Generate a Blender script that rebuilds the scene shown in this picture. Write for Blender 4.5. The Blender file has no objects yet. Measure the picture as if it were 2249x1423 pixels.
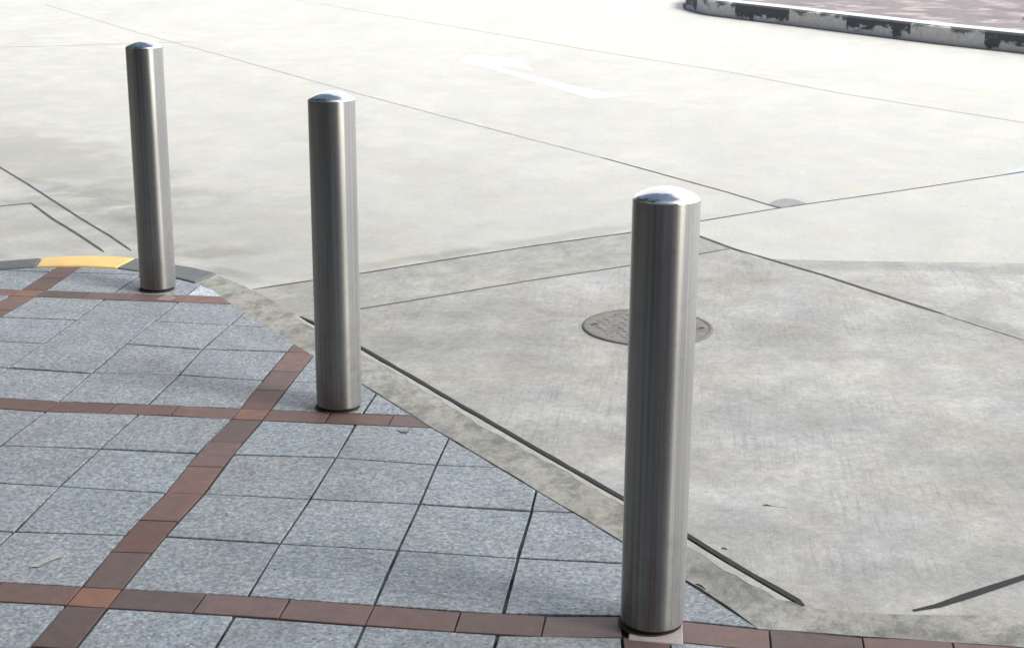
import bpy, bmesh, math, random
from mathutils import Vector, Matrix
random.seed(7)
scene = bpy.context.scene
col = scene.collection
R = math.radians

# ------------------------------------------------------------------ camera
cam_d = bpy.data.cameras.new('camera')
cam = bpy.data.objects.new('camera', cam_d)
col.objects.link(cam)
F_PX, PITCH, ROLL, YAW = 3387.3, 0.28010, 0.0067, -0.1148
cp, sp, cy, sy = math.cos(PITCH), math.sin(PITCH), math.cos(YAW), math.sin(YAW)
fwd = Vector((sy*cp, cy*cp, -sp)); rgt = Vector((cy, -sy, 0)); upv = rgt.cross(fwd)
cr, sr = math.cos(ROLL), math.sin(ROLL)
r2 = rgt*cr + upv*sr; u2 = upv*cr - rgt*sr
m = Matrix((r2, u2, -fwd)).transposed().to_4x4()
m.translation = Vector((1.3854, -3.0948, 1.6124))
cam.matrix_world = m
cam_d.sensor_width = 36.0
cam_d.lens = 36.0*F_PX/2249.0
cam_d.clip_start = 0.05
cam_d.clip_end = 1000
scene.camera = cam

# ------------------------------------------------------------------ sky, sun, exposure
SUN_AZ, SUN_EL = R(118), R(42)         # azimuth from +y towards +x
w = bpy.data.worlds.new('World'); scene.world = w; w.use_nodes = True
nt = w.node_tree
bg = nt.nodes['Background']
sky = nt.nodes.new('ShaderNodeTexSky')
sky.sky_type = 'NISHITA'; sky.sun_disc = False
sky.sun_elevation = SUN_EL; sky.sun_rotation = SUN_AZ
sky.air_density = 1.0; sky.dust_density = 7.0; sky.ozone_density = 1.0
# broken white cloud over the blue, thick and bright on the right, open overhead
def wn(kind, **kw):
    x = nt.nodes.new('ShaderNode'+kind)
    for k_, v_ in kw.items(): setattr(x, k_, v_)
    return x
wtc = wn('TexCoord'); wsep = wn('SeparateXYZ'); nt.links.new(wtc.outputs['Generated'], wsep.inputs[0])
wno = wn('TexNoise'); nt.links.new(wtc.outputs['Generated'], wno.inputs['Vector'])
wno.inputs['Scale'].default_value = 1.5; wno.inputs['Detail'].default_value = 3; wno.inputs['Roughness'].default_value = 0.55
wdot = wn('VectorMath', operation='DOT_PRODUCT'); nt.links.new(wtc.outputs['Generated'], wdot.inputs[0])
wdot.inputs[1].default_value = (0.75, 0.10, -0.35)
wadd = wn('Math', operation='MULTIPLY_ADD'); nt.links.new(wdot.outputs['Value'], wadd.inputs[0]); wadd.inputs[1].default_value = 0.40
nt.links.new(wno.outputs['Fac'], wadd.inputs[2])
wmr = wn('MapRange', interpolation_type='SMOOTHSTEP'); nt.links.new(wadd.outputs[0], wmr.inputs[0])
wmr.inputs[1].default_value = 0.30; wmr.inputs[2].default_value = 0.46
wmix = wn('Mix', data_type='RGBA'); nt.links.new(wmr.outputs[0], wmix.inputs[0])
nt.links.new(sky.outputs[0], wmix.inputs[6]); wbr = wn('MapRange'); nt.links.new(wdot.outputs['Value'], wbr.inputs[0])
for i_, q_ in enumerate((-0.2, 0.7, 6.0, 13.0)): wbr.inputs[i_+1].default_value = q_
wcc = wn('CombineColor')
for i_ in range(3): nt.links.new(wbr.outputs[0], wcc.inputs[i_])
nt.links.new(wcc.outputs[0], wmix.inputs[7])
nt.links.new(wmix.outputs[2], bg.inputs[0])
bg.inputs[1].default_value = 0.06
sun_d = bpy.data.lights.new('sun', 'SUN')
sun_d.energy = 1.5; sun_d.angle = R(26); sun_d.color = (1, 0.96, 0.855)
sun = bpy.data.objects.new('sun', sun_d); col.objects.link(sun)
sdir = Vector((math.sin(SUN_AZ)*math.cos(SUN_EL), math.cos(SUN_AZ)*math.cos(SUN_EL), math.sin(SUN_EL)))
sun.rotation_euler = sdir.to_track_quat('Z', 'Y').to_euler()
sun.location = sdir*40
vs = scene.view_settings
vs.view_transform = 'Standard'; vs.look = 'None'; vs.gamma = 1; vs.exposure = 1.77

# ------------------------------------------------------------------ helpers
def tag(o, label=None, cat=None, group=None, kind=None):
    if label: o['label'] = label
    if cat: o['category'] = cat
    if group: o['group'] = group
    if kind: o['kind'] = kind
    return o

def link(name, bm, mat, parent=None, smooth=False):
    me = bpy.data.meshes.new(name)
    bm.normal_update()
    bm.to_mesh(me); bm.free()
    for x in (mat if isinstance(mat, (list, tuple)) else [mat]):
        me.materials.append(x)
    if smooth:
        for p in me.polygons: p.use_smooth = True
    o = bpy.data.objects.new(name, me); col.objects.link(o)
    if parent: o.parent = parent
    return o

def empty(name, loc):
    o = bpy.data.objects.new(name, None); col.objects.link(o); o.location = loc
    o.empty_display_size = 0.2
    return o

def prism(bm, pts, z0, z1, tone=None, lay=None, bevel=0.0, tilt=(0, 0)):
    """solid with polygon outline pts (ccw), optional chamfer on the top edge"""
    n = len(pts)
    a = sum(pts[i][0]*pts[(i+1) % n][1]-pts[(i+1) % n][0]*pts[i][1] for i in range(n))
    if a < 0: pts = pts[::-1]; a = -a
    if a < 1e-4: bevel = 0
    def zt(p): return z1 + tilt[0]*p[0] + tilt[1]*p[1]
    cx = sum(p[0] for p in pts)/n; cyy = sum(p[1] for p in pts)/n
    t0 = z1
    def ztop(p): return t0 + tilt[0]*(p[0]-cx) + tilt[1]*(p[1]-cyy)
    bot = [bm.verts.new((p[0], p[1], z0)) for p in pts]
    rim = [bm.verts.new((p[0], p[1], ztop(p)-bevel)) for p in pts]
    faces = []
    if bevel > 0:
        ins = []
        for i in range(n):
            p0, p1, p2 = Vector(pts[i-1]), Vector(pts[i]), Vector(pts[(i+1) % n])
            d1 = (p1-p0); d2 = (p2-p1)
            if d1.length < 1e-6 or d2.length < 1e-6: ins.append(p1); continue
            d1.normalize(); d2.normalize()
            n1 = Vector((-d1.y, d1.x)); n2 = Vector((-d2.y, d2.x))
            b = n1+n2
            if b.length < 1e-3: ins.append(p1); continue
            b.normalize(); k = bevel/max(0.4, b.dot(n1))
            ins.append(p1+b*k)
        top = [bm.verts.new((p[0], p[1], ztop(p))) for p in ins]
        faces.append(bm.faces.new(top))
        for i in range(n):
            j = (i+1) % n
            faces.append(bm.faces.new((rim[i], rim[j], top[j], top[i])))
    else:
        faces.append(bm.faces.new(rim))
    for i in range(n):
        j = (i+1) % n
        faces.append(bm.faces.new((bot[i], bot[j], rim[j], rim[i])))
    if lay is not None:
        for f in faces:
            for l in f.loops: l[lay] = (tone[0], tone[1], tone[2], 1.0)
    return faces

def sheet(bm, pts, z):
    n = len(pts)
    a = sum(pts[i][0]*pts[(i+1) % n][1]-pts[(i+1) % n][0]*pts[i][1] for i in range(n))
    if a < 0: pts = pts[::-1]
    f = bm.faces.new([bm.verts.new((p[0], p[1], z)) for p in pts])
    bmesh.ops.triangulate(bm, faces=[f])

def lathe(bm, prof, seg=64, cx=0, cy_=0):
    rings = []
    for r, z in prof:
        if r < 1e-6: rings.append([bm.verts.new((cx, cy_, z))])
        else: rings.append([bm.verts.new((cx+r*math.cos(2*math.pi*k/seg), cy_+r*math.sin(2*math.pi*k/seg), z)) for k in range(seg)])
    for a, b in zip(rings, rings[1:]):
        if len(a) == 1 and len(b) == 1: continue
        for k in range(seg):
            q = (k+1) % seg
            if len(a) == 1: bm.faces.new((a[0], b[q], b[k]))
            elif len(b) == 1: bm.faces.new((a[k], a[q], b[0]))
            else: bm.faces.new((a[k], a[q], b[q], b[k]))

def box(bm, x0, x1, y0, y1, z0, z1):
    v = [bm.verts.new((x, y, z)) for z in (z0, z1) for x, y in ((x0, y0), (x1, y0), (x1, y1), (x0, y1))]
    for f in ((3, 2, 1, 0), (4, 5, 6, 7), (0, 1, 5, 4), (1, 2, 6, 5), (2, 3, 7, 6), (3, 0, 4, 7)):
        bm.faces.new([v[i] for i in f])

# ------------------------------------------------------------------ materials
class N:
    def __init__(s, name):
        s.m = bpy.data.materials.new(name); s.m.use_nodes = True
        s.t = s.m.node_tree; s.b = s.t.nodes['Principled BSDF']
    def n(s, kind, **kw):
        x = s.t.nodes.new('ShaderNode'+kind)
        for k, v in kw.items(): setattr(x, k, v)
        return x
    def l(s, a, b): s.t.links.new(a, b)
    def coords(s, scale=(1, 1, 1), rot=0.0, loc=(0, 0, 0)):
        g = s.n('NewGeometry'); mp = s.n('Mapping')
        s.l(g.outputs['Position'], mp.inputs[0])
        mp.inputs['Scale'].default_value = scale; mp.inputs['Rotation'].default_value = (0, 0, rot)
        mp.inputs['Location'].default_value = loc
        return mp.outputs[0]
    def noise(s, vec, scale, detail=3, rough=0.55, dist=0.0):
        x = s.n('TexNoise'); s.l(vec, x.inputs['Vector'])
        x.inputs['Scale'].default_value = scale; x.inputs['Detail'].default_value = detail
        x.inputs['Roughness'].default_value = rough; x.inputs['Distortion'].default_value = dist
        return x.outputs['Fac']
    def rng(s, v, a, b, c, d):
        x = s.n('MapRange'); s.l(v, x.inputs[0])
        for i, k in enumerate((a, b, c, d)): x.inputs[i+1].default_value = k
        return x.outputs[0]
    def math(s, op, a, b):
        x = s.n('Math', operation=op)
        for i, k in enumerate((a, b)):
            if isinstance(k, (int, float)): x.inputs[i].default_value = k
            else: s.l(k, x.inputs[i])
        return x.outputs[0]
    def mix(s, fac, a, b, blend='MIX'):
        x = s.n('Mix', data_type='RGBA', blend_type=blend)
        for sock, k in ((x.inputs[0], fac), (x.inputs[6], a), (x.inputs[7], b)):
            if isinstance(k, (int, float)): sock.default_value = k
            elif isinstance(k, tuple): sock.default_value = (k[0], k[1], k[2], 1)
            else: s.l(k, sock)
        return x.outputs[2]
    def scale_col(s, c, v):
        return s.mix(1.0, c, s.grey(v), 'MULTIPLY')
    def grey(s, v):
        x = s.n('CombineColor')
        for i in range(3): s.l(v, x.inputs[i])
        return x.outputs[0]
    def bump(s, h, strength, dist=0.01):
        x = s.n('Bump'); s.l(h, x.inputs['Height'])
        x.inputs['Strength'].default_value = strength; x.inputs['Distance'].default_value = dist
        s.l(x.outputs[0], s.b.inputs['Normal'])
    def fin(s, color, rough=0.8, spec=0.5):
        if isinstance(color, tuple): s.b.inputs['Base Color'].default_value = (*color, 1)
        else: s.l(color, s.b.inputs['Base Color'])
        if isinstance(rough, (int, float)): s.b.inputs['Roughness'].default_value = rough
        else: s.l(rough, s.b.inputs['Roughness'])
        s.b.inputs['Specular IOR Level'].default_value = spec
        return s.m

STAINS = [(-0.7, 3.75, 1.5, 0.75, -42, 0.14), (-1.7, 3.9, 0.9, 0.5, -50, 0.13), (-2.3, 5.5, 1.5, 0.42, -52, 0.19), (-1.1, 3.75, 0.5, 0.10, -60, 0.16), (-0.72, 3.45, 0.28, 0.10, 20, 0.22), (-0.55, 3.12, 0.22, 0.05, -35, 0.2),
          (0.75, 2.33, 0.34, 0.20, 35, 0.11), (1.85, 2.45, 0.30, 0.20, 0, 0.12), (2.52, 2.74, 0.26, 0.14, -50, 0.28), (2.5, 3.62, 0.95, 0.085, 2, 0.17),
          (1.78, 1.62, 0.34, 0.22, 20, 0.09), (0.75, 3.96, 0.62, 0.07, 41, 0.20), (0.2, 3.46, 0.5, 0.05, 41, 0.12), (1.50, 3.35, 0.3, 0.15, 10, 0.12),
          (2.05, 0.95, 0.4, 0.12, 15, 0.07), (1.25, 2.5, 0.42, 0.36, 0, 0.06), (-0.4, 5.9, 1.2, 0.25, -50, 0.07), (2.4, 4.3, 0.8, 0.2, 40, 0.05)]
def mat_concrete(name, base, warm, contrast=1.0, tine=0.5, dirt=0.0, rough=0.55, seed=0.0, stains=False):
    s = N(name)
    p = s.coords(loc=(seed, seed*1.7, 0))
    ps = s.coords(scale=(1, 0.45, 1), rot=R(-35), loc=(seed, 0, 0))   # traffic direction smears
    big = s.noise(ps, 0.9, 5, 0.6)
    mid = s.noise(p, 4.5, 4, 0.6, 0.3)
    fine = s.noise(p, 38, 3, 0.6)
    grit = s.noise(p, 260, 2, 0.7)
    tn = s.noise(s.coords(scale=(85, 4.5, 1), rot=R(2)), 1.0, 3, 0.6)
    tmask = s.rng(s.noise(p, 1.6, 3, 0.6), 0.40, 0.62, 0, 1)
    v = s.rng(big, 0.28, 0.72, 1-0.10*contrast, 1+0.10*contrast)
    v = s.math('MULTIPLY', v, s.rng(mid, 0.30, 0.70, 1-0.13*contrast, 1+0.13*contrast))
    v = s.math('MULTIPLY', v, s.rng(fine, 0.28, 0.72, 1-0.08*contrast, 1+0.08*contrast))
    v = s.math('MULTIPLY', v, s.rng(grit, 0.2, 0.8, 0.92, 1.08))
    tv = s.math('MULTIPLY', s.rng(tn, 0.30, 0.50, -0.30*tine, 0.0), tmask)
    v = s.math('MULTIPLY', v, s.math('ADD', 1.0, tv))
    worn = s.noise(s.coords(scale=(1, 0.7, 1), rot=R(20), loc=(seed+2, 4, 0)), 2.6, 8, 0.74, 0.2)
    v = s.math('MULTIPLY', v, s.rng(worn, 0.44, 0.60, 1-0.055*contrast, 1+0.055*contrast))
    v = s.math('MULTIPLY', v, s.rng(s.noise(p, 130, 2, 0.6), 0.3, 0.7, 1-0.07*contrast, 1+0.07*contrast))
    pit = s.rng(s.noise(p, 70, 2, 0.5), 0.24, 0.31, 0.62, 1.0)
    v = s.math('MULTIPLY', v, pit)
    hue = s.rng(s.noise(p, 2.3, 3, 0.5, 0.5), 0.35, 0.65, 0, 1)
    c = s.mix(hue, base, warm)
    if dirt > 0:
        d = s.noise(s.coords(scale=(1, 0.6, 1), rot=R(-38), loc=(3+seed, 1, 0)), 13.0, 9, 0.80, 0.1)
        c = s.mix(s.rng(d, 0.455, 0.60, 0, dirt), c, (0.13, 0.135, 0.125))
    if stains:
        wob = s.noise(p, 3.5, 5, 0.65, 0.4)
        acc = None
        for cx, cy_, rx, ry, rot, k in STAINS:
            g = s.n('NewGeometry'); mp = s.n('Mapping', vector_type='TEXTURE'); s.l(g.outputs['Position'], mp.inputs[0])
            mp.inputs['Location'].default_value = (cx, cy_, 0); mp.inputs['Scale'].default_value = (rx, ry, 1e3)
            mp.inputs['Rotation'].default_value = (0, 0, R(rot))
            ln = s.n('VectorMath', operation='LENGTH'); s.l(mp.outputs[0], ln.inputs[0])
            d = s.math('ADD', ln.outputs['Value'], s.rng(wob, 0.25, 0.75, -0.75, 0.75))
            f = s.n('MapRange', interpolation_type='SMOOTHSTEP'); s.l(d, f.inputs[0])
            for i_, q_ in enumerate((0.35, 1.45, 1-k, 1.0)): f.inputs[i_+1].default_value = q_
            acc = f.outputs[0] if acc is None else s.math('MULTIPLY', acc, f.outputs[0])
        v = s.math('MULTIPLY', v, acc)
    c = s.scale_col(c, v)
    s.bump(s.math('ADD', s.math('MULTIPLY', tn, 0.6*tine), s.math('MULTIPLY', grit, 0.6)), 0.25, 0.004)
    return s.fin(c, s.rng(mid, 0.3, 0.7, rough-0.08, rough+0.12), 0.5)

M = {}
M['road'] = mat_concrete('road_concrete', (0.500, 0.505, 0.50), (0.522, 0.512, 0.478), 0.62, 0.2, stains=True)
M['shaded_slab'] = mat_concrete('shaded_concrete', (0.400, 0.404, 0.408), (0.432, 0.418, 0.385), 1.7, 0.8, stains=True, seed=21.0)  # base colour darkened to carry part of the near shade
M['slab'] = mat_concrete('pale_concrete', (0.52, 0.525, 0.52), (0.54, 0.535, 0.50), 0.6, 0.3, seed=4.0)
M['beam'] = mat_concrete('worn_concrete', (0.36, 0.367, 0.365), (0.41, 0.402, 0.365), 1.7, 0.1, dirt=0.25, seed=8.0)
M['edging'] = mat_concrete('stained_concrete', (0.36, 0.356, 0.345), (0.41, 0.396, 0.355), 1.5, 0.0, dirt=0.70, seed=12.0, rough=0.7)
M['lip'] = mat_concrete('lip_concrete', (0.46, 0.46, 0.455), (0.46, 0.45, 0.42), 1.0, 0.0, dirt=0.2, seed=5.0)

def mat_granite():
    s = N('grey_granite')
    p = s.coords()
    a = s.n('Attribute', attribute_name='tone')
    g1 = s.noise(p, 110, 3, 0.75)
    g2 = s.noise(p, 55, 2, 0.7, 0.3)
    g3 = s.noise(p, 9, 4, 0.6)
    v = s.rng(g1, 0.28, 0.72, 0.66, 1.34)
    v = s.math('MULTIPLY', v, s.rng(g2, 0.34, 0.66, 0.74, 1.28))
    v = s.math('MULTIPLY', v, s.rng(g3, 0.3, 0.7, 0.88, 1.12))
    hue = s.rng(s.noise(p, 14, 3, 0.6), 0.35, 0.65, 0, 1)
    c = s.mix(hue, (0.268, 0.312, 0.358), (0.312, 0.332, 0.362))
    v2 = s.n('TexVoronoi'); s.l(p, v2.inputs['Vector']); v2.inputs['Scale'].default_value = 75
    fl = s.rng(v2.outputs['Distance'], 0.22, 0.42, 1, 0)
    sel = s.n('SeparateColor'); s.l(v2.outputs['Color'], sel.inputs[0])
    pick = s.rng(sel.outputs[0], 0.88, 0.95, 0, 1)
    dk = s.rng(sel.outputs[1], 0.90, 0.95, 0, 1)
    c = s.scale_col(c, v)
    c = s.mix(s.math('MULTIPLY', pick, s.math('MULTIPLY', fl, 0.7)), c, (0.62, 0.64, 0.66))
    c = s.mix(s.math('MULTIPLY', dk, s.math('MULTIPLY', fl, 0.7)), c, (0.05, 0.055, 0.065))
    grime = s.rng(s.noise(p, 3.1, 5, 0.65, 0.5), 0.50, 0.75, 0, 0.35)
    c = s.mix(grime, c, (0.17, 0.165, 0.17))
    c = s.mix(1.0, c, a.outputs['Color'], 'MULTIPLY')
    s.bump(g1, 0.35, 0.002)
    return s.fin(c, 0.62, 0.45)
M['granite'] = mat_granite()

def mat_brick():
    s = N('red_clay_brick')
    p = s.coords()
    a = s.n('Attribute', attribute_name='tone')
    v = s.rng(s.noise(p, 25, 4, 0.6), 0.3, 0.7, 0.85, 1.15)
    v = s.math('MULTIPLY', v, s.rng(s.noise(p, 220, 2, 0.6), 0.3, 0.7, 0.9, 1.1))
    c = s.scale_col(a.outputs['Color'], v)
    d = s.rng(s.noise(p, 6, 4, 0.6), 0.45, 0.7, 0, 0.5)
    c = s.mix(d, c, (0.125, 0.106, 0.10))
    s.bump(s.noise(p, 180, 2, 0.6), 0.2, 0.002)
    return s.fin(c, 0.6, 0.45)
M['brick'] = mat_brick()

def mat_plain(name, c, rough=0.8, var=0.12, scale=20, spec=0.4, metal=0.0, bump=0.1):
    s = N(name); p = s.coords()
    v = s.rng(s.noise(p, scale, 4, 0.6), 0.25, 0.75, 1-var, 1+var)
    s.b.inputs['Metallic'].default_value = metal
    if bump: s.bump(s.noise(p, scale*6, 2, 0.6), bump, 0.003)
    return s.fin(s.scale_col(s.mix(0.0, c, c), v), rough, spec)
def mat_joint():
    s = N('joint_sand'); p = s.coords()
    f = s.rng(s.noise(p, 5.0, 4, 0.65), 0.42, 0.62, 0, 1)
    c = s.mix(f, (0.022, 0.022, 0.022), (0.12, 0.125, 0.13))
    return s.fin(c, 0.95, 0.1)
M['joint'] = mat_joint()
M['seal'] = mat_plain('dark_joint_sealant', (0.045, 0.045, 0.048), 0.7, 0.3, 30)
M['seal_dark'] = mat_plain('black_joint_sealant', (0.03, 0.03, 0.031), 0.75, 0.3, 30)
M['seal_mid'] = mat_plain('worn_joint_sealant', (0.095, 0.095, 0.105), 0.8, 0.35, 14)
M['seal_grey'] = mat_plain('grey_joint_sealant', (0.42, 0.42, 0.425), 0.8, 0.35, 12)
M['seal_pale'] = mat_plain('washed_out_joint_sealant', (0.46, 0.46, 0.455), 0.8, 0.2, 6)  # far joints: washing-out by overexposure is put into this colour
def mat_wornpaint():
    s = N('worn_white_paint'); p = s.coords()
    f = s.rng(s.noise(p, 9, 6, 0.75, 0.3), 0.50, 0.66, 0, 0.75)
    c = s.mix(f, (0.70, 0.70, 0.72), (0.44, 0.44, 0.42))
    return s.fin(s.scale_col(c, s.rng(s.noise(p, 60, 2, 0.6), 0.3, 0.7, 0.9, 1.08)), 0.6, 0.4)
M['paint'] = mat_wornpaint()
M['bluepaint'] = mat_plain('pale_blue_paint', (0.50, 0.58, 0.70), 0.6, 0.08, 20)
M['patch'] = mat_plain('grey_patch', (0.30, 0.32, 0.33), 0.75, 0.12, 25)
M['yellow'] = mat_plain('yellow_kerb_paint', (0.86, 0.59, 0.21), 0.5, 0.08, 14)
M['kerbgrey'] = mat_plain('grey_kerb_stone', (0.155, 0.17, 0.18), 0.7, 0.15, 18)
M['mortar'] = mat_plain('pale_mortar', (0.47, 0.42, 0.42), 0.9, 0.15, 30)
M['iron'] = mat_plain('cast_iron', (0.235, 0.222, 0.215), 0.65, 0.3, 18, metal=0.0)
M['irondark'] = mat_plain('dark_iron', (0.195, 0.185, 0.182), 0.7, 0.3, 18)
M['dark'] = mat_plain('dark_gap', (0.03, 0.027, 0.025), 0.9, 0.2, 20)
M['dirt'] = mat_plain('dirt_and_contact_shade', (0.075, 0.06, 0.05), 0.95, 0.35, 60)  # brown-black foot dirt that also paints the posts' contact shadow
M['twig'] = mat_plain('dry_leaf', (0.07, 0.05, 0.035), 0.8, 0.3, 60)
M['bark'] = mat_plain('bark', (0.09, 0.07, 0.055), 0.9, 0.3, 8)
M['wallm'] = mat_plain('building_render', (0.22, 0.22, 0.225), 0.8, 0.08, 3)
M['colm'] = mat_plain('building_column_cladding', (0.42, 0.43, 0.45), 0.5, 0.06, 3)
M['glass'] = mat_plain('dark_window_glass', (0.02, 0.024, 0.03), 0.08, 0.0, 3, 0.6, 0, 0)
M['ground'] = mat_plain('earth', (0.30, 0.30, 0.28), 0.9, 0.1, 0.5)
M['leafred'] = mat_plain('red_leaf', (0.34, 0.06, 0.06), 0.6, 0.2, 30)
def mat_leaf():
    s = N('leaf'); p = s.coords()
    c = s.mix(s.rng(s.noise(p, 1.2, 3, 0.6), 0.35, 0.65, 0, 1), (0.035, 0.07, 0.025), (0.07, 0.11, 0.035))
    return s.fin(c, 0.55, 0.3)
M['leaf'] = mat_leaf()

def mat_steel(name, rough, aniso, streak, base):
    s = N(name)
    tc = s.n('TexCoord'); sep = s.n('SeparateXYZ'); s.l(tc.outputs['Object'], sep.inputs[0])
    ang = s.n('Math', operation='ARCTAN2'); s.l(sep.outputs[1], ang.inputs[0]); s.l(sep.outputs[0], ang.inputs[1])
    cx = s.n('CombineXYZ'); s.l(ang.outputs[0], cx.inputs[0]); s.l(sep.outputs[2], cx.inputs[2])
    mp = s.n('Mapping'); s.l(cx.outputs[0], mp.inputs[0]); mp.inputs['Scale'].default_value = (9, 1, 0.5)
    st = s.noise(mp.outputs[0], 1.0, 5, 0.65)
    mp5 = s.n('Mapping'); s.l(cx.outputs[0], mp5.inputs[0]); mp5.inputs['Scale'].default_value = (26, 1, 0.35)
    st2 = s.noise(mp5.outputs[0], 1.0, 3, 0.6)
    mp2 = s.n('Mapping'); s.l(cx.outputs[0], mp2.inputs[0]); mp2.inputs['Scale'].default_value = (3, 1, 90)
    ring = s.noise(mp2.outputs[0], 1.0, 3, 0.6)
    v = s.math('MULTIPLY', s.math('MULTIPLY', s.rng(st, 0.34, 0.66, 1-0.20*streak, 1+0.20*streak), s.rng(st2, 0.36, 0.64, 1-0.12*streak, 1+0.12*streak)), s.rng(ring, 0.3, 0.7, 0.97, 1.03))
    # grime towards the foot of the post: splashed dust with an uneven edge
    c = s.scale_col(s.mix(0.0, base, (0, 0, 0)), v)
    oi = s.n('ObjectInfo'); rnd = s.math('MULTIPLY', oi.outputs['Random'], 37.0)
    for m_, k_ in ((mp, 1), (mp2, 1), (mp5, 1)):
        lc = s.n('CombineXYZ'); s.l(rnd, lc.inputs[0]); s.l(rnd, lc.inputs[2]); s.l(lc.outputs[0], m_.inputs['Location'])
    mp3 = s.n('Mapping'); s.l(tc.outputs['Object'], mp3.inputs[0]); s.l(lc.outputs[0], mp3.inputs['Location'])
    smu = s.noise(mp3.outputs[0], 16, 5, 0.7, 0.5)
    low = s.rng(sep.outputs[2], 0.02, 0.40, 0.16, 0.0)
    gr = s.rng(s.math('ADD', smu, low), 0.56, 0.78, 0, 0.45*streak)
    c = s.mix(gr, c, (0.21, 0.195, 0.175))
    mp4 = s.n('Mapping'); s.l(tc.outputs['Object'], mp4.inputs[0]); s.l(lc.outputs[0], mp4.inputs['Location'])
    mp4.inputs['Scale'].default_value = (1, 1, 0.22)
    s.bump(s.noise(mp4.outputs[0], 14, 2, 0.5), 0.06*streak, 0.01)
    s.b.inputs['Metallic'].default_value = 1.0
    s.b.inputs['Anisotropic'].default_value = aniso
    s.b.inputs['Anisotropic Rotation'].default_value = 0.25
    tg = s.n('Tangent', direction_type='RADIAL', axis='Z'); s.l(tg.outputs[0], s.b.inputs['Tangent'])
    return s.fin(c, rough, 0.5)
M['steel'] = mat_steel('brushed_steel', 0.42, 1.0, 0.8, (0.345, 0.343, 0.338))
M['cap'] = mat_steel('polished_steel', 0.09, 0.0, 0.1, (0.70, 0.705, 0.705))

def mat_kerbpaint(name, c1, c2, lo, hi):
    s = N(name); p = s.coords(scale=(1, 1, 1.6))
    d = s.noise(p, 4.0, 5, 0.7, 0.6)
    g = s.n('NewGeometry'); sp_ = s.n('SeparateXYZ'); s.l(g.outputs['Position'], sp_.inputs[0])
    h = s.rng(sp_.outputs[2], 0.0, 0.18, -0.22, 0.17)
    k = s.rng(s.math('ADD', d, h), lo, hi, 0, 1)
    c = s.mix(k, c1, c2)
    return s.fin(s.scale_col(c, s.rng(s.noise(p, 18, 3, 0.6), 0.3, 0.7, 0.88, 1.12)), 0.75, 0.3)
M['kblack'] = mat_kerbpaint('worn_black_kerb_paint', (0.52, 0.52, 0.55), (0.085, 0.09, 0.10), 0.36, 0.44)
M['kwhite'] = mat_kerbpaint('worn_white_kerb_paint', (0.55, 0.545, 0.55), (0.14, 0.145, 0.155), 0.60, 0.68)
M['ktop'] = mat_plain('white_kerb_top', (0.58, 0.58, 0.60), 0.7, 0.12, 4)
def mat_island():
    s = N('island_paving'); p = s.coords(scale=(1, 1, 1), rot=R(-38))
    br = s.n('TexBrick'); s.l(p, br.inputs['Vector'])
    br.inputs['Scale'].default_value = 3.0
    br.inputs['Color1'].default_value = (0.185, 0.165, 0.18, 1); br.inputs['Color2'].default_value = (0.225, 0.20, 0.215, 1)
    br.inputs['Mortar'].default_value = (0.22, 0.21, 0.22, 1); br.inputs['Mortar Size'].default_value = 0.015
    f = s.rng(s.noise(s.coords(), 2.2, 4, 0.6, 0.4), 0.52, 0.66, 0, 1)  # pale blotches: sunlit dapples painted into the paving colour
    c = s.mix(f, br.outputs['Color'], (0.44, 0.36, 0.37))
    d = s.rng(s.noise(s.coords(loc=(5, 2, 0)), 1.6, 4, 0.6), 0.52, 0.62, 0, 0.7)
    c = s.mix(d, c, (0.15, 0.135, 0.15))
    return s.fin(c, 0.8, 0.3)
M['island'] = mat_island()

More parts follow.
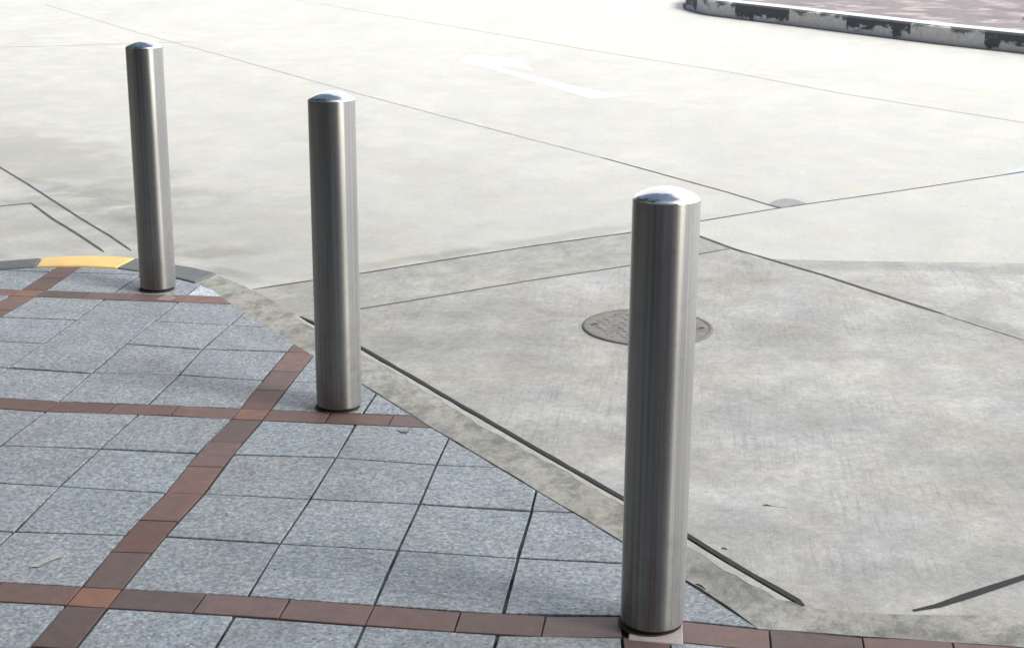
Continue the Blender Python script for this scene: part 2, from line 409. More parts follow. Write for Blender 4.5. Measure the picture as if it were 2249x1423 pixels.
# ------------------------------------------------------------------ pavement outline
F = [(-60, -50), (-8, -4.5), (-3.6, 0.9), (-2.6, 2.05), (-2.0, 2.62), (-1.72, 2.86), (-1.52, 3.0), (-1.387, 3.065), (-1.215, 3.098), (-1.039, 3.09),
     (-0.87, 3.03), (-0.717, 2.955), (-0.625, 2.898), (-0.527, 2.808), (-0.413, 2.645), (0.004, 2.103), (0.087, 1.997), (0.345, 1.672),
     (0.554, 1.40), (0.666, 1.259), (0.868, 1.008), (1.007, 0.833), (1.143, 0.665), (1.257, 0.518), (1.438, 0.29), (1.578, 0.097),
     (2.158, 0.081), (6.0, 0.0), (60, -4.0)]
def fy(x):
    for (x0, y0), (x1, y1) in zip(F, F[1:]):
        if x0 <= x <= x1: return y0+(y1-y0)*(x-x0)/(x1-x0)
    return -99
def clip_under(poly, gap=0.004):
    """part of a convex polygon that lies on the pavement side of F"""
    pts = []
    n = len(poly)
    for i in range(n):
        a, b = poly[i], poly[(i+1) % n]
        ts = [0.0]
        K = 60
        prev = a[1]-fy(a[0])+gap
        for k in range(1, K+1):
            t = k/K
            x, y = a[0]+(b[0]-a[0])*t, a[1]+(b[1]-a[1])*t
            c = y-fy(x)+gap
            if (c > 0) != (prev > 0):
                lo, hi = t-1/K, t
                for _ in range(30):
                    mid = (lo+hi)/2
                    cc = a[1]+(b[1]-a[1])*mid-fy(a[0]+(b[0]-a[0])*mid)+gap
                    if (cc > 0) == (prev > 0): lo = mid
                    else: hi = mid
                ts.append((lo+hi)/2)
            prev = c
        for j, t in enumerate(ts):
            x, y = a[0]+(b[0]-a[0])*t, a[1]+(b[1]-a[1])*t
            inside = y-fy(x)+gap <= 1e-9
            pts.append((x, y, j > 0, inside or j > 0))
    keep = [p for p in pts if p[3]]
    if not keep: return None
    out = []
    m_ = len(pts)
    for i, p in enumerate(pts):
        if not p[3]: continue
        out.append((p[0], p[1]))
        # leaving the region here? then follow F to the next crossing
        j = (i+1) % m_
        if p[2] and not pts[j][3]:
            while not pts[j][3]: j = (j+1) % m_
            q = pts[j]
            br = [(x, y-gap) for x, y in F if min(p[0], q[0])+1e-4 < x < max(p[0], q[0])-1e-4]
            if p[0] > q[0]: br.reverse()
            out += br
    res = []
    for p in out:
        if not res or (abs(p[0]-res[-1][0])+abs(p[1]-res[-1][1])) > 1e-3: res.append(p)
    if len(res) > 2 and abs(res[0][0]-res[-1][0])+abs(res[0][1]-res[-1][1]) < 1e-3: res.pop()
    if len(res) < 3: return None
    ar = abs(sum(res[i][0]*res[(i+1) % len(res)][1]-res[(i+1) % len(res)][0]*res[i][1] for i in range(len(res))))/2
    return res if ar > 6e-4 else None

# hand-laid unevenness of the paving: measured offsets (u, v, du, dv)
WARP = [(0, 0, 0.0035, 0.0043), (0.1, 0, -0.0047, 0.0035), (0, 0.1, -0.0035, -0.004), (0.1, 0.1, -0.0084, 0.001), (0, 1.3, 0.0138, -0.009), (0.1, 1.3, -0.0027, -0.0019), (0, 1.4, 0.0094, -0.0145), (0.1, 1.4, -0.0055, -0.0073), (0.1, 0.4, -0.0006, 0.0137), (0.1, 0.7, 0.01, -0.0006), (0.1, 1.0, 0.0064, -0.0032), (0.4, 0.1, 0.0031, 0.0088), (0.4, 0.4, -0.0054, 0.0033), (0.4, 0.7, 0.0011, -0.0025), (0.4, 1.0, 0.0001, 0.0139), (0.4, 1.3, -0.0034, -0.0034), (0.7, 0.1, 0.0024, -0.0045), (0.7, 0.4, -0.0019, 0.0026), (0.7, 0.7, -0.0001, 0.0036), (0.7, 1.0, -0.0019, -0.0084), (1.0, 0.1, 0.003, -0.0027), (1.0, 0.4, -0.0, -0.0051), (1.0, 0.7, 0.005, -0.0063), (0, 1.7, -0.0037, -0.0228), (-0.3, 1.7, 0.001, 0.0014), (-0.6, 1.7, 0.0044, -0.0242), (0, 2.0, -0.0071, 0.0115), (-0.3, 2.0, -0.0154, 0.0022), (-0.6, 2.0, -0.0048, 0.0302), (-0.9, 2.0, 0.003, -0.0104), (-0.3, 2.3, -0.0062, 0.0172), (-0.6, 2.3, -0.0012, 0.0263), (-0.6, 2.6, -0.0032, 0.0043), (-0.9, 2.6, -0.0032, -0.0033), (-1.2, 2.7, 0.0104, -0.001), (-1.3, 2.7, 0.0063, -0.0011), (0.4, 0, -0.0095, -0.0019), (0.7, 0, -0.0027, -0.007), (1.0, 0, -0.0018, -0.0184), (-0.3, 0.4, 0.0038, -0.0137), (-0.3, 0.7, -0.0055, -0.0028), (-0.3, 1.0, -0.0015, -0.009), (0, 0.4, -0.015, -0.0025), (0, 0.7, -0.0017, -0.0154), (0, 1.0, -0.0151, -0.0121), (-0.6, 1.0, -0.0029, -0.0227), (-0.2, 1.4, 0.0007, -0.0074), (-0.2, 1.3, 0.0076, 0.0101), (-0.4, 1.4, 0.0019, -0.0255), (-0.6, 1.4, 0.0126, -0.0198), (1.3, 0.1, -0.0286, 0.0174), (0.9, 0.1, 0.0042, -0.0236), (0.5, 0.1, -0.001, -0.0015), (0.5, 0, 0.0014, 0.008), (0.9, 0, 0.0074, -0.0062), (1.6, 0.1, 0.0046, -0.0113), (1.8, 0.1, 0.009, -0.0241)]
def W(u, v):
    sx = sy_ = sw = 0.0
    for a, b, dx, dy in WARP:
        k = math.exp(-((a-u)**2+(b-v)**2)/(2*0.09**2))
        sx += k*dx; sy_ += k*dy; sw += k
    sw += 0.15
    return (u+sx/sw, v+sy_/sw)
def cell(u0, u1, v0, v1, j=0.0, jit=0.0):
    r = lambda: random.uniform(-jit, jit)
    pts = []
    for (u, v, a, b) in ((u0, v0, 1, 1), (u1, v0, -1, 1), (u1, v1, -1, -1), (u0, v1, 1, -1)):
        x, y = W(u, v); pts.append((x+a*j+r(), y+b*j+r()))
    return pts

# ------------------------------------------------------------------ pavement
bm = bmesh.new(); lay = bm.loops.layers.float_color.new('tone')
us, vs_ = [], []
for k in range(-5, 4):
    us += [(1.3*k, 1.3*k+0.1, 'b')]+[(1.3*k+0.1+0.3*i, 1.3*k+0.4+0.3*i, 'p') for i in range(4)]
vs_ = us
def seen(u, v): return -4.2 < u < 4.3 and -2.2 < v < 3.6
for u0, u1, ku in us:
    for v0, v1, kv in vs_:
        if ku == 'b' or kv == 'b' or not seen((u0+u1)/2, (v0+v1)/2): continue
        c = clip_under(cell(u0, u1, v0, v1, 0.0040, 0.0016))
        if c and v0 > 0 and u0 > 1.35: c = [p for p in c if p[0] < 1.585]     # no sliver along the band
        if not c or len(c) < 3: continue
        t = random.uniform(0.94, 1.06); wv = random.uniform(-0.02, 0.02)
        mx_ = sum(p[0] for p in c)/len(c); my_ = sum(p[1] for p in c)/len(c)
        if math.hypot(mx_+0.56, my_-2.76) < 0.12: t = 1.75     # the bleached offcut beside the farthest post
        prism(bm, c, -0.03, random.uniform(-0.0012, 0.0012), (t*(1+wv), t, t*(1-wv)), lay, 0.0012,
              (random.uniform(-.003, .003), random.uniform(-.003, .003)))
pavement = link('pavement', bm, M['granite'])
tag(pavement, 'blue-grey granite paver pavement crossed by red brick bands in the foreground', kind='structure')
def brick_tone():
    t = random.uniform(0.78, 1.22); h = random.uniform(-0.02, 0.02)
    return (0.172*t+h*0.9, 0.107*t, 0.099*t-h*0.3)
bands = {}
def band(key):
    if key not in bands:
        b = bmesh.new(); bands[key] = (b, b.loops.layers.float_color.new('tone'))
    return bands[key]
for k in range(-4, 4):
    for q in range(-4, 4):
        # crossing brick
        if seen(1.3*k, 1.3*q) and not (k == 1 and q == 0):
            c = clip_under(cell(1.3*k, 1.3*k+0.1, 1.3*q, 1.3*q+0.1, 0.002, 0.001))
            if c:
                b, ly = band(('x', k, q)); t = random.uniform(0.9, 1.1)
                prism(b, c, -0.03, 0.0006, (0.255*t, 0.128*t, 0.089*t), ly, 0.0012)
        for i in range(6):
            o = 0.1+0.2*i
            if seen(1.3*k+o, 1.3*q):
                c = clip_under(cell(1.3*k+o, 1.3*k+o+0.2, 1.3*q, 1.3*q+0.1, 0.002, 0.0012))
                if c:
                    b, ly = band(('h', q)); prism(b, c, -0.03, random.uniform(-0.0008, 0.0012), brick_tone(), ly, 0.0012)
            if seen(1.3*k, 1.3*q+o):
                c = clip_under(cell(1.3*k, 1.3*k+0.1, 1.3*q+o, 1.3*q+o+0.2, 0.002, 0.0012))
                if c:
                    b, ly = band(('v', k)); prism(b, c, -0.03, random.uniform(-0.0008, 0.0012), brick_tone(), ly, 0.0012)
for key, (b, ly) in bands.items():
    o = link('crossing_brick' if key[0] == 'x' else 'brick_band', b, M['brick'], pavement)
    if key[0] == 'x': o['label'] = 'orange square brick where two brick bands cross'
bm = bmesh.new()
sheet(bm, [(x, y-0.0005) for x, y in F]+[(60, -60), (-60, -60)], -0.0065)
link('joint_sand', bm, M['joint'], pavement)
# mortar made good round the feet of the posts
bm = bmesh.new()
prism(bm, [(x, y) for x, y in cell(1.315, 1.425, -0.012, 0.092, 0.0, 0.002)], -0.02, 0.0016, None, None, 0.002)
link('mortar_patch', bm, M['mortar'], pavement)
bm = bmesh.new()
prism(bm, [(-0.70, 2.618), (-0.645, 2.612), (-0.632, 2.66), (-0.66, 2.695), (-0.685, 2.70)], -0.02, 0.0022, None, None, 0.001)
link('mortar_patch', bm, mat_plain('pinkish_mortar', (0.30, 0.235, 0.235), 0.9, 0.2, 40), pavement)
bm = bmesh.new()
sm = [(-0.171, 0.183), (-0.147, 0.189), (-0.133, 0.222), (-0.111, 0.254), (-0.118, 0.283), (-0.13, 0.282), (-0.145, 0.252), (-0.163, 0.213)]
sheet(bm, sm, 0.0028)
o = link('paint_smear', bm, mat_plain('whitish_smear', (0.42, 0.43, 0.45), 0.8, 0.3, 60), pavement)
o['label'] = 'whitish smear on a granite paver'

# ------------------------------------------------------------------ ground and road
bm = bmesh.new()
sheet(bm, [(-400, -400), (400, -400), (400, 400), (-400, 400)], -0.2)
tag(link('ground', bm, M['ground']), kind='structure')
ZR = -0.006
bm = bmesh.new()
sheet(bm, F+[(150, 40), (150, 200), (-150, 200), (-150, -60)], ZR)
road = link('road', bm, M['road'])
tag(road, 'pale concrete road with dark joints between its slabs', kind='structure')
# pale slab beyond the joint on the right
bm = bmesh.new()
sheet(bm, [(1.449, 4.445), (1.86, 4.831), (2.601, 5.45), (3.328, 6.091), (6.5, 8.85), (9, 7.0), (6.0, 4.05), (4.0, 3.86), (2.876, 3.77), (2.379, 3.725), (1.978, 3.693),
           (1.70, 3.70), (1.606, 3.862), (1.449, 4.106), (1.301, 4.317)], ZR+0.0006)
link('pale_slab', bm, M['slab'], road)
# rougher slabs next to the pavement, part of the near shade put into their colour
bm = bmesh.new()
sheet(bm, [(-0.10, 2.46), (0.141, 2.634), (0.365, 2.826), (0.725, 3.145), (1.131, 3.469), (1.445, 3.739), (1.592, 3.878), (1.70, 3.70),
           (1.978, 3.693), (2.379, 3.725), (2.876, 3.77), (4.0, 3.86), (6.0, 4.05), (9, 4.4), (9, 0.1), (6.0, 0.01), (2.158, 0.09), (1.6, 0.105), (1.438, 0.3), (1.007, 0.85), (0.554, 1.42), (0.087, 2.02)], ZR+0.0003)
link('shaded_slab', bm, M['shaded_slab'], road)
# beam strip between the two long joints
bm = bmesh.new()
sheet(bm, [(-0.10, 2.46), (0.141, 2.634), (0.365, 2.826), (0.725, 3.145), (1.131, 3.469), (1.445, 3.739), (1.592, 3.878), (1.449, 4.106), (1.301, 4.317),
           (1.101, 4.124), (0.726, 3.827), (0.367, 3.504), (0.024, 3.187), (-0.169, 3.025), (-0.37, 2.852)], ZR+0.0006)
link('concrete_strip', bm, M['beam'], road)

def ribbon(pts, wid, z, mat, name='expansion_joint', parent=None, jit=0.0):
    """a thin band of sealant following pts"""
    fine = []
    for a, b in zip(pts, pts[1:]):
        L = math.hypot(b[0]-a[0], b[1]-a[1]); n = max(1, int(L/0.08))
        for i in range(n): fine.append((a[0]+(b[0]-a[0])*i/n, a[1]+(b[1]-a[1])*i/n))
    fine.append(pts[-1])
    bm = bmesh.new(); prev = None
    for i, p in enumerate(fine):
        a = fine[max(0, i-1)]; b = fine[min(len(fine)-1, i+1)]
        d = Vector((b[0]-a[0], b[1]-a[1])); d.normalize(); nn = Vector((-d.y, d.x))
        e = 1.0
        if i == 0 or i == len(fine)-1: e = 0.35
        wl = wid/2*e*(1+random.uniform(-jit, jit)); wr = wid/2*e*(1+random.uniform(-jit, jit))
        v = (bm.verts.new((p[0]+nn.x*wl, p[1]+nn.y*wl, z)), bm.verts.new((p[0]-nn.x*wr, p[1]-nn.y*wr, z)))
        if prev: bm.faces.new((prev[1], v[1], v[0], prev[0]))
        prev = v
    return link(name, bm, mat, parent or road)
ZJ = ZR+0.0016
J = lambda *a, **k: ribbon(*a, **k)
J([(-7.114, 16.735), (-4.617, 13.284), (-2.98, 11.155), (-1.148, 8.729), (-0.065, 7.348), (0.839, 6.221)], 0.018, ZJ, M['seal_grey'], jit=0.12)  # far stretch, its fading in the glare painted by a paler sealant
J([(0.839, 6.221), (1.603, 5.208), (1.862, 4.822)], 0.014, ZJ, M['seal_mid'], jit=0.12)
J([(-0.37, 2.852), (-0.169, 3.025), (0.024, 3.187), (0.367, 3.504), (0.726, 3.827), (1.101, 4.124), (1.449, 4.445), (1.86, 4.831), (2.601, 5.45), (3.328, 6.091), (6.5, 8.85)], 0.013, ZJ+0.0005, M['seal_mid'], jit=0.12)
J([(-0.02, 2.50), (0.141, 2.634), (0.365, 2.826), (0.725, 3.145), (1.131, 3.469), (1.445, 3.739), (1.592, 3.878)], 0.010, ZJ, M['seal_mid'], jit=0.12)
J([(1.301, 4.317), (1.449, 4.106), (1.606, 3.862), (1.969, 3.433), (2.26, 3.037), (2.398, 2.857)], 0.016, ZJ+0.001, M['seal_mid'], jit=0.12)
J([(2.398, 2.857), (2.638, 2.545), (3.2, 1.8)], 0.011, ZJ+0.001, M['seal_grey'], jit=0.2)
J([(-0.075, 2.477), (0.256, 2.087), (0.613, 1.627), (0.961, 1.18), (1.238, 0.827), (1.424, 0.587), (1.52, 0.452), (1.673, 0.257), (1.690, 0.230)], 0.024, ZJ, M['seal_dark'], jit=0.15)
J([(1.939, 0.239), (2.0, 0.273), (2.231, 0.459), (2.8, 0.92)], 0.022, ZJ, M['seal_dark'], jit=0.3)
J([(-4.0, 7.2), (-2.577, 5.335), (-2.215, 4.881), (-1.568, 4.043), (-1.302, 3.713), (-1.101, 3.442)], 0.013, ZJ, M['seal_mid'], jit=0.12)
J([(-3.2, 3.55), (-2.102, 4.287), (-1.981, 4.388), (-1.975, 4.385)], 0.014, ZJ, M['seal_mid'], jit=0.12)
J([(-1.981, 4.388), (-1.708, 4.022), (-1.452, 3.711), (-1.212, 3.399)], 0.014, ZJ+0.0005, M['seal_mid'], jit=0.2)
J([(-6.5, 21.3), (-2.787, 16.478), (-0.691, 13.755), (0.376, 12.335), (1.7, 10.759), (2.547, 9.482), (3.716, 8.081), (5.5, 5.8)], 0.018, ZJ, M['seal_pale'], jit=0.12)
J([(-7.0, 10.8), (-5.412, 11.595), (-4.417, 12.044), (-3.7, 12.45)], 0.02, ZJ, M['seal_pale'], jit=0.12)

# concrete edging along the pavement, outside the brick and granite
EI = [p for p in F if -0.64 < p[0] < 6.1]
EO = [(-0.592, 3.066), (-0.44, 2.92), (-0.30, 2.76), (-0.10, 2.505), (0.256, 2.078), (0.613, 1.618), (0.961, 1.171), (1.238, 0.818), (1.424, 0.578), (1.52, 0.443), (1.673, 0.248),
      (1.70, 0.222), (1.80, 0.214), (1.93, 0.218), (2.1, 0.235), (2.4, 0.25), (3.0, 0.24), (6.05, 0.19)]
LIP = []
for (xa, ya), (xb, yb) in zip(EO[3:11], EO[4:11]):
    n_ = max(1, int(math.hypot(xb-xa, yb-ya)/0.03))
    for i_ in range(n_):
        w_ = 0.026+random.uniform(-0.006, 0.006)+0.006*math.sin(9*(xa+i_*0.03))
        LIP.append((xa+(xb-xa)*i_/n_-w_*0.78, ya+(yb-ya)*i_/n_-w_*0.62))
bm = bmesh.new()
sheet(bm, EI+EO[::-1], ZR+0.0010)
edging = link('edging', bm, M['edging'])
tag(edging, 'stained concrete edging strip between the pavement and the road', kind='structure')
bm = bmesh.new()
bm.faces.new([bm.verts.new((x, y, ZR+0.0016)) for x, y in LIP+EO[3:11][::-1]])
link('edging_lip', bm, M['lip'], edging)

ribbon([(0.20, 1.852), (0.345, 1.672), (0.554, 1.40), (0.666, 1.259), (0.868, 1.008), (1.007, 0.833), (1.143, 0.665), (1.257, 0.518), (1.438, 0.29), (1.578, 0.097)], 0.017, ZR+0.0028, M['joint'], 'edge_joint', edging, 0.35)
ribbon([(1.578, 0.096), (2.158, 0.080), (3.2, 0.06)], 0.010, ZR+0.0028, M['joint'], 'edge_joint', edging, 0.3)
# ------------------------------------------------------------------ curved kerb beside the farthest bollard
kerb = empty('painted_kerb', (-1.2, 3.15, 0))
tag(kerb, 'low curved kerb with one yellow painted stone between dark grey stones, behind the farthest bollard', 'kerb')
def arc_stone(inner, outer, mat, lab=None):
    pts = inner+outer[::-1]
    bm = bmesh.new()
    prism(bm, [(x+1.2, y-3.15) for x, y in pts], -0.03, 0.004, None, None, 0.004)
    o = link('kerb_stone', bm, mat, kerb)
    if lab: o['label'] = lab
    return o
arc_stone([(-2.6, 2.06), (-2.0, 2.63), (-1.72, 2.866), (-1.52, 3.006), (-1.394, 3.066)],
          [(-2.72, 2.17), (-2.1, 2.76), (-1.80, 2.99), (-1.581, 3.137), (-1.43, 3.215)], M['kerbgrey'])
arc_stone([(-1.387, 3.071), (-1.30, 3.09), (-1.215, 3.103), (-1.12, 3.105), (-1.042, 3.098)],
          [(-1.421, 3.222), (-1.33, 3.262), (-1.235, 3.287), (-1.12, 3.292), (-1.025, 3.272)], M['yellow'], 'yellow painted kerb stone')
arc_stone([(-1.036, 3.094), (-0.95, 3.066), (-0.87, 3.035), (-0.717, 2.962), (-0.632, 2.906)],
          [(-1.018, 3.270), (-0.92, 3.235), (-0.791, 3.174), (-0.707, 3.139), (-0.592, 3.066)], M['kerbgrey'])

# ------------------------------------------------------------------ bollards
RAD = 0.0715; HB = 0.976
def make_bollard(loc, label):
    root = empty('bollard', loc)
    tag(root, label, 'bollard', 'steel bollards along the pavement edge')
    bm = bmesh.new()
    lathe(bm, [(RAD-0.006, 0.011), (RAD-0.002, 0.0125), (RAD, 0.018), (RAD, 0.30), (RAD, 0.62), (RAD, HB-0.001), (RAD-0.001, HB)], 96)
    p = link('post', bm, M['steel'], root, True)
    bm = bmesh.new()
    prof = [(RAD-0.001, HB), (RAD-0.0016, HB+0.0016)]
    hh = 0.0225
    Rs = (RAD**2+hh**2)/(2*hh)
    for k in range(1, 13):
        a = math.asin((RAD-0.002)/Rs)*(1-k/12)
        prof.append((Rs*math.sin(a), HB+0.0018+hh-Rs*(1-math.cos(a))))
    lathe(bm, prof, 96)
    link('dome_cap', bm, M['cap'], root, True)
    bm = bmesh.new()
    lathe(bm, [(RAD-0.007, -0.02), (RAD-0.007, 0.02), (0, 0.02)], 48)
    link('base_sleeve', bm, M['dark'], root, True)
    bm = bmesh.new()  # ring of dirt, widest on the shaded side to paint in contact shadow
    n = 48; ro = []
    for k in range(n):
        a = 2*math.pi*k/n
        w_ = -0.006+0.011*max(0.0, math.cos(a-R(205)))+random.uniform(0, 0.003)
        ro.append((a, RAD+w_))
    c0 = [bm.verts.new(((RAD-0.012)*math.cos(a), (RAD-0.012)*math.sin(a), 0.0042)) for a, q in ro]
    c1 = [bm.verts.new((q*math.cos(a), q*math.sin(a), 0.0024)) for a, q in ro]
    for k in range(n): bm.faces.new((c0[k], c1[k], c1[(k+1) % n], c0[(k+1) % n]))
    link('dirt_shade_ring', bm, M['dirt'], root, True)
    return root
spots = [((1.3414, 0.0899, 0.0), 'nearest and largest steel bollard, in front of the round manhole cover'),
         ((0.3103, 1.4528, 0.0), 'middle brushed steel bollard of the three, standing on the second red brick band'),
         ((-0.7476, 2.7873, 0.0), 'farthest and smallest steel bollard, next to the yellow painted kerb stone')]
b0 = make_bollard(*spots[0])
for loc, lab in spots[1:]:
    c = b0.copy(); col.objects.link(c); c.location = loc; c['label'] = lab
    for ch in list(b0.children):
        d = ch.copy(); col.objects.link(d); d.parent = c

# ------------------------------------------------------------------ manhole cover
MX, MY, MR = 1.254, 2.515, 0.247
mh = empty('manhole_cover', (MX, MY, ZR))
tag(mh, 'round grey iron manhole cover set in the concrete behind the nearest bollard', 'manhole cover')
bm = bmesh.new(); lathe(bm, [(MR-0.018, 0.004), (MR-0.016, 0.0062), (MR-0.002, 0.0062), (MR, 0.002)], 64)
link('rim', bm, M['irondark'], mh, True)
bm = bmesh.new(); lathe(bm, [(0.0, 0.0052), (MR-0.019, 0.0052), (MR-0.017, 0.003)], 64)
cov = link('cover_plate', bm, M['iron'], mh)
bm = bmesh.new()
for i in range(-5, 6):
    for j in range(-5, 6):
        x, y = i*0.04+(0.02 if j % 2 else 0), j*0.038
        if math.hypot(x, y) > MR-0.045: continue
        a = R(45 if (i+j) % 2 else -45); L, T = 0.014, 0.004
        ca, sa = math.cos(a), math.sin(a)
        pts = [(x+ca*dx-sa*dy, y+sa*dx+ca*dy) for dx, dy in ((-L, -T), (L, -T), (L, T), (-L, T))]
        prism(bm, pts, 0.004, 0.0068)
link('tread_bars', bm, M['iron'], cov)
for sx in (-1, 1):
    bm = bmesh.new()
    lathe(bm, [(0, 0.0068), (0.02, 0.0068), (0.022, 0.005)], 20, sx*(MR-0.05), 0.0)
    link('lifting_hole', bm, M['irondark'], cov)

ARROW = [[(-0.758, 11.085), (-0.755, 11.712), (-0.477, 11.6), (-0.344, 10.754), (-0.44, 10.667)], [(-0.477, 11.6), (-0.216, 11.409), (-0.005, 10.499), (-0.297, 10.907)], [(-0.477, 11.6), (-0.297, 10.907), (-0.344, 10.754)], [(-0.44, 10.667), (-0.344, 10.754), (-0.044, 10.257), (0.106, 9.712)], [(0.106, 9.712), (-0.044, 10.257), (0.504, 9.452), (0.614, 8.81)], [(0.614, 8.81), (0.504, 9.452), (0.72, 9.177), (0.92, 9.046)]]
# ------------------------------------------------------------------ markings and patches on the road
bm = bmesh.new()
for ring_ in ARROW: sheet(bm, ring_, ZR+0.0007)
tag(link('road_arrow', bm, M['paint']), 'white turn arrow painted on the far part of the concrete road', 'road marking')
bm = bmesh.new()
sheet(bm, [(1.800, 4.916), (1.851, 5.035), (1.90, 5.085), (1.95, 5.07), (2.005, 4.965), (1.868, 4.838)], ZR+0.0022)
tag(link('repair_patch', bm, M['patch']), 'small grey repair patch in the corner where two road joints meet', 'patch')
bm = bmesh.new()
sheet(bm, [(3.203, 5.995), (3.276, 6.142), (3.40, 6.30), (3.9, 6.75), (3.85, 6.56), (3.322, 6.10)], ZR+0.0022)
tag(link('paint_patch', bm, M['bluepaint']), 'pale blue patch of paint beside the road joint at the right edge', 'paint mark')

# ------------------------------------------------------------------ traffic island at the top right
KB = [(3.2, 21.5), (2.2, 20.6), (1.55, 19.6), (1.25, 18.6), (1.269, 17.658), (1.521, 16.836), (1.761, 16.472), (2.488, 15.533), (3.109, 14.679), (3.941, 13.568), (4.635, 12.799), (7.2, 9.6), (11, 4.8)]
def resample(pts, step):
    out = [pts[0]]; acc = 0.0
    for a, b in zip(pts, pts[1:]):
        L = math.hypot(b[0]-a[0], b[1]-a[1]); t = step-acc
        while t < L:
            out.append((a[0]+(b[0]-a[0])*t/L, a[1]+(b[1]-a[1])*t/L)); t += step
        acc = (acc+L) % step
    return out
ks = resample(KB, 0.1)
def off(pts, d):
    out = []
    for i, p in enumerate(pts):
        a = pts[max(0, i-2)]; b = pts[min(len(pts)-1, i+2)]
        v = Vector((b[0]-a[0], b[1]-a[1])); v.normalize()
        out.append((p[0]-v.y*d, p[1]+v.x*d))
    return out
HK = 0.185
island_kerb = empty('island_kerb', (4.0, 13.6, 0))
tag(island_kerb, 'weathered kerb painted in black and white blocks along the traffic island at the top right', 'kerb')
inn = off(ks, 0.30); mid_ = off(ks, 0.03)
i = 0; n_ = 0
LEN = [10, 10, 10, 11, 9, 8, 10]
k = 0
start = min(range(len(ks)), key=lambda q: (ks[q][0]-2.5)**2+(ks[q][1]-15.5)**2)
i = start % 10
colr = ((start-i)//10) % 2
while i < len(ks)-11:
    a, b = i, i+10
    bm = bmesh.new()
    black = (((b-start)//10) % 2 == 0)
    prev = None
    for q in range(a, b+1):
        x = 4.0; y = 13.6
        g = 0.004 if q == a else (-0.004 if q == b else 0)
        row = [(ks[q], -0.01), (ks[q], HK-0.02), (mid_[q], HK), (inn[q], HK), (inn[q], -0.01)]
        v = [bm.verts.new((p[0]-x, p[1]-y, z)) for p, z in row]
        if prev:
            for s_ in range(4):
                f = bm.faces.new((prev[s_], v[s_], v[s_+1], prev[s_+1]))
                f.material_index = 1 if s_ == 2 else 0
        prev = v
    bmesh.ops.recalc_face_normals(bm, faces=bm.faces)
    link('kerb_block', bm, [M['kblack'] if black else M['kwhite'], M['ktop']], island_kerb)
    i += 10
ribbon(off(ks, -0.012), 0.05, ZR+0.003, M['seal_mid'], 'gutter_dirt', island_kerb, 0.3).location = (-4.0, -13.6, 0)
bm = bmesh.new()
sheet(bm, off(ks, 0.29)+[(14, 8), (14, 24), (6, 24)], HK-0.012)
tag(link('island', bm, M['island']), 'pinkish traffic island paving with sun dapples in its colour, behind the painted kerb', kind='structure')
bm = bmesh.new()
for (dx, dy, s, a) in ((0, 0, 0.09, 0.3), (0.07, 0.05, 0.07, 1.8)):
    ca, sa = math.cos(a), math.sin(a)
    P_ = [(-1, 0, 0.0), (-0.4, 0.45, 0.02), (0.4, 0.4, 0.03), (1, 0, 0.05), (0.4, -0.4, 0.03), (-0.4, -0.45, 0.02)]
    bm.faces.new([bm.verts.new((4.97+dx+s*(ca*u-sa*v), 14.35+dy+s*(sa*u+ca*v), HK+0.0+z+0.3*abs(v)*0.2)) for u, v, z in P_])
tag(link('fallen_leaf', bm, M['leafred']), 'dark red fallen leaf lying on the traffic island', 'leaf')

# ------------------------------------------------------------------ little things lying on the concrete
def litter(name, pts, wid, z, mat, lab, cat):
    bm = bmesh.new()
    prev = None
    for i, (x, y) in enumerate(pts):
        a = pts[max(0, i-1)]; b = pts[min(len(pts)-1, i+1)]
        d = Vector((b[0]-a[0], b[1]-a[1])); d.normalize(); nn = Vector((-d.y, d.x))
        w_ = wid[i]/2
        ring = [bm.verts.new((x+nn.x*w_*c_, y+nn.y*w_*c_, z+w_*(1+s_))) for c_, s_ in ((1, 0), (0, 1), (-1, 0), (0, -1))]
        if prev:
            for q in range(4): bm.faces.new((prev[q], ring[q], ring[(q+1) % 4], prev[(q+1) % 4]))
        else: bm.faces.new(ring[::-1])
        prev = ring
    bm.faces.new(prev)
    o = link(name, bm, mat, None, True); tag(o, lab, cat); return o
LIT = [[(1.616, 0.825), (1.626, 0.83), (1.636, 0.828), (1.648, 0.826), (1.666, 0.822), (1.682, 0.818)], [(1.503, 0.532), (1.511, 0.531), (1.518, 0.526)], [(0.532, 1.265), (0.55, 1.243), (0.566, 1.241), (0.57, 1.258)], [(1.439, 0.307), (1.447, 0.303), (1.455, 0.294), (1.462, 0.28)]]
litter('dry_leaf', LIT[0], [0.001, 0.004, 0.0025, 0.001, 0.0008, 0.0008], ZR, M['twig'], 'thin dry leaf with a long stalk on the concrete right of the nearest bollard', 'leaf')
litter('twig_scrap', LIT[1], [0.002, 0.004, 0.002], ZR, M['twig'], 'tiny dark scrap on the concrete just above the dark joint right of the nearest bollard', 'scrap')
litter('curled_leaf', LIT[2], [0.001, 0.003, 0.004, 0.002], 0.0, M['twig'], 'small curled dark leaf on the pavers below the end of the second brick band', 'leaf')
litter('bent_twig', LIT[3], [0.003, 0.005, 0.005, 0.003], ZR+0.003, M['twig'], 'short dark twig on the edging strip right beside the foot of the nearest bollard', 'twig')

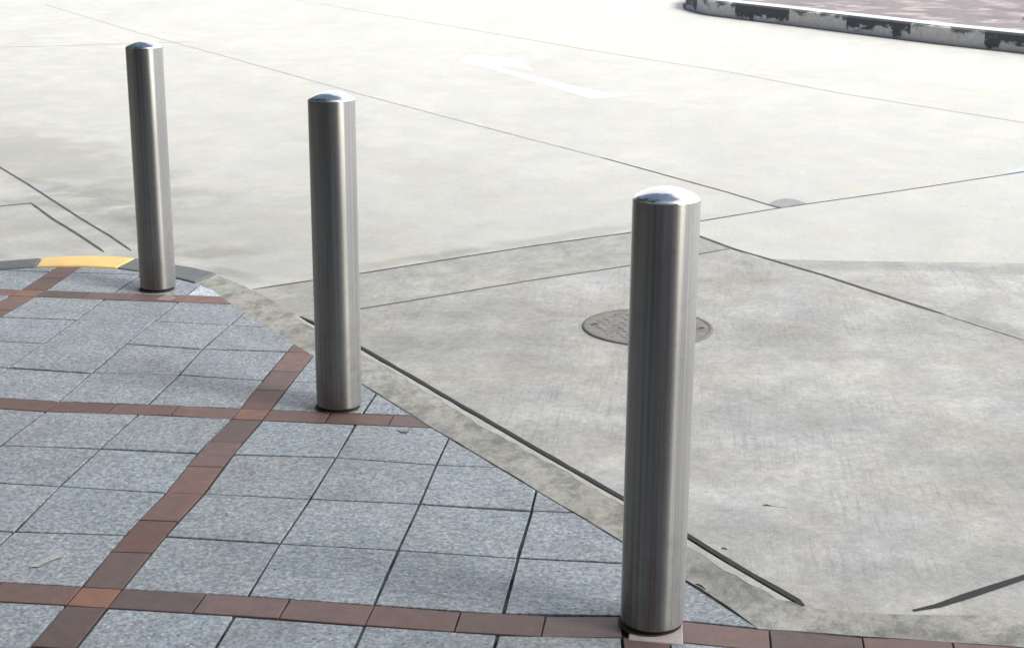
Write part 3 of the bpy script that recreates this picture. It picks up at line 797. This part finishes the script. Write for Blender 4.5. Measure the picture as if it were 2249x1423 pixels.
# ------------------------------------------------------------------ the building behind the camera and trees that the steel mirrors
bld = empty('building', (-3, -9, 0))
tag(bld, 'dark porticoed building behind the viewer, seen only as reflections in the bollards', 'building')
def part(name, mat, boxes):
    bm = bmesh.new()
    for b in boxes: box(bm, b[0]+3, b[1]+3, b[2]+9, b[3]+9, b[4], b[5])
    return link(name, bm, mat, bld)
part('wall', M['wallm'], [(-34, 31, -16, -9, -0.2, 24)])
part('side_wing', M['wallm'], [(-30, -10, -8.99, 13, -0.2, 15)])
part('canopy', M['wallm'], [(-30, 7, -8.98, -4.6, 3.6, 4.0)])
for x in (-17, -12.5, -8, -3.5, 1.0, 5.5):
    part('column', M['colm'], [(x, x+0.55, -5.4, -4.85, -0.1, 3.58)])
for x in (-19, -14.5, -10, -5.5, -1.0, 3.5):
    w_ = part('window', M['glass'], [(x, x+2.6, -8.98, -8.93, 0.2, 3.0)])
def tree(loc, h, cr_, lab):
    root = empty('tree', loc); tag(root, lab, 'tree', 'trees left of the pavement')
    bm = bmesh.new()
    lathe(bm, [(0.30, -0.1), (0.22, 0.8), (0.17, h*0.4), (0.08, h*0.75), (0, h*0.85)], 10)
    tr = link('trunk', bm, M['bark'], root, True)
    bm = bmesh.new()
    cl = []
    for _ in range(34):
        a = random.uniform(0, 6.283); rr = cr_*math.sqrt(random.random()); z = h*random.uniform(0.38, 1.0)
        rr *= math.sin(math.pi*min(1, max(0.12, (z/h-0.3)/0.75)))**0.5
        cl.append((rr*math.cos(a), rr*math.sin(a), z))
    for cx_, cy2, cz in cl:
        for _ in range(70):
            d = Vector((random.gauss(0, 1), random.gauss(0, 1), random.gauss(0, 0.8)))*0.5
            c = Vector((cx_, cy2, cz))+d
            n = Vector((random.gauss(0, 1), random.gauss(0, 1), random.gauss(0.4, 1))); n.normalize()
            t = n.orthogonal(); t.rotate(Matrix.Rotation(random.uniform(0, 6.28), 3, n)); b = n.cross(t)
            s = random.uniform(0.09, 0.17)
            bm.faces.new([bm.verts.new(c+t*s*p+b*s*0.55*q) for p, q in ((-1, 0), (0, 1), (1, 0), (0, -1))])
    link('crown', bm, M['leaf'], root)
for loc, h, c_ in (((-3.5, 1.3, 0), 9.5, 3.3), ((-6.6, 5.2, 0), 9, 2.8), ((-7.6, 10.4, 0), 9, 2.8)):
    tree(loc, h, c_, 'leafy tree left of the frame, mirrored dark in the bollards')
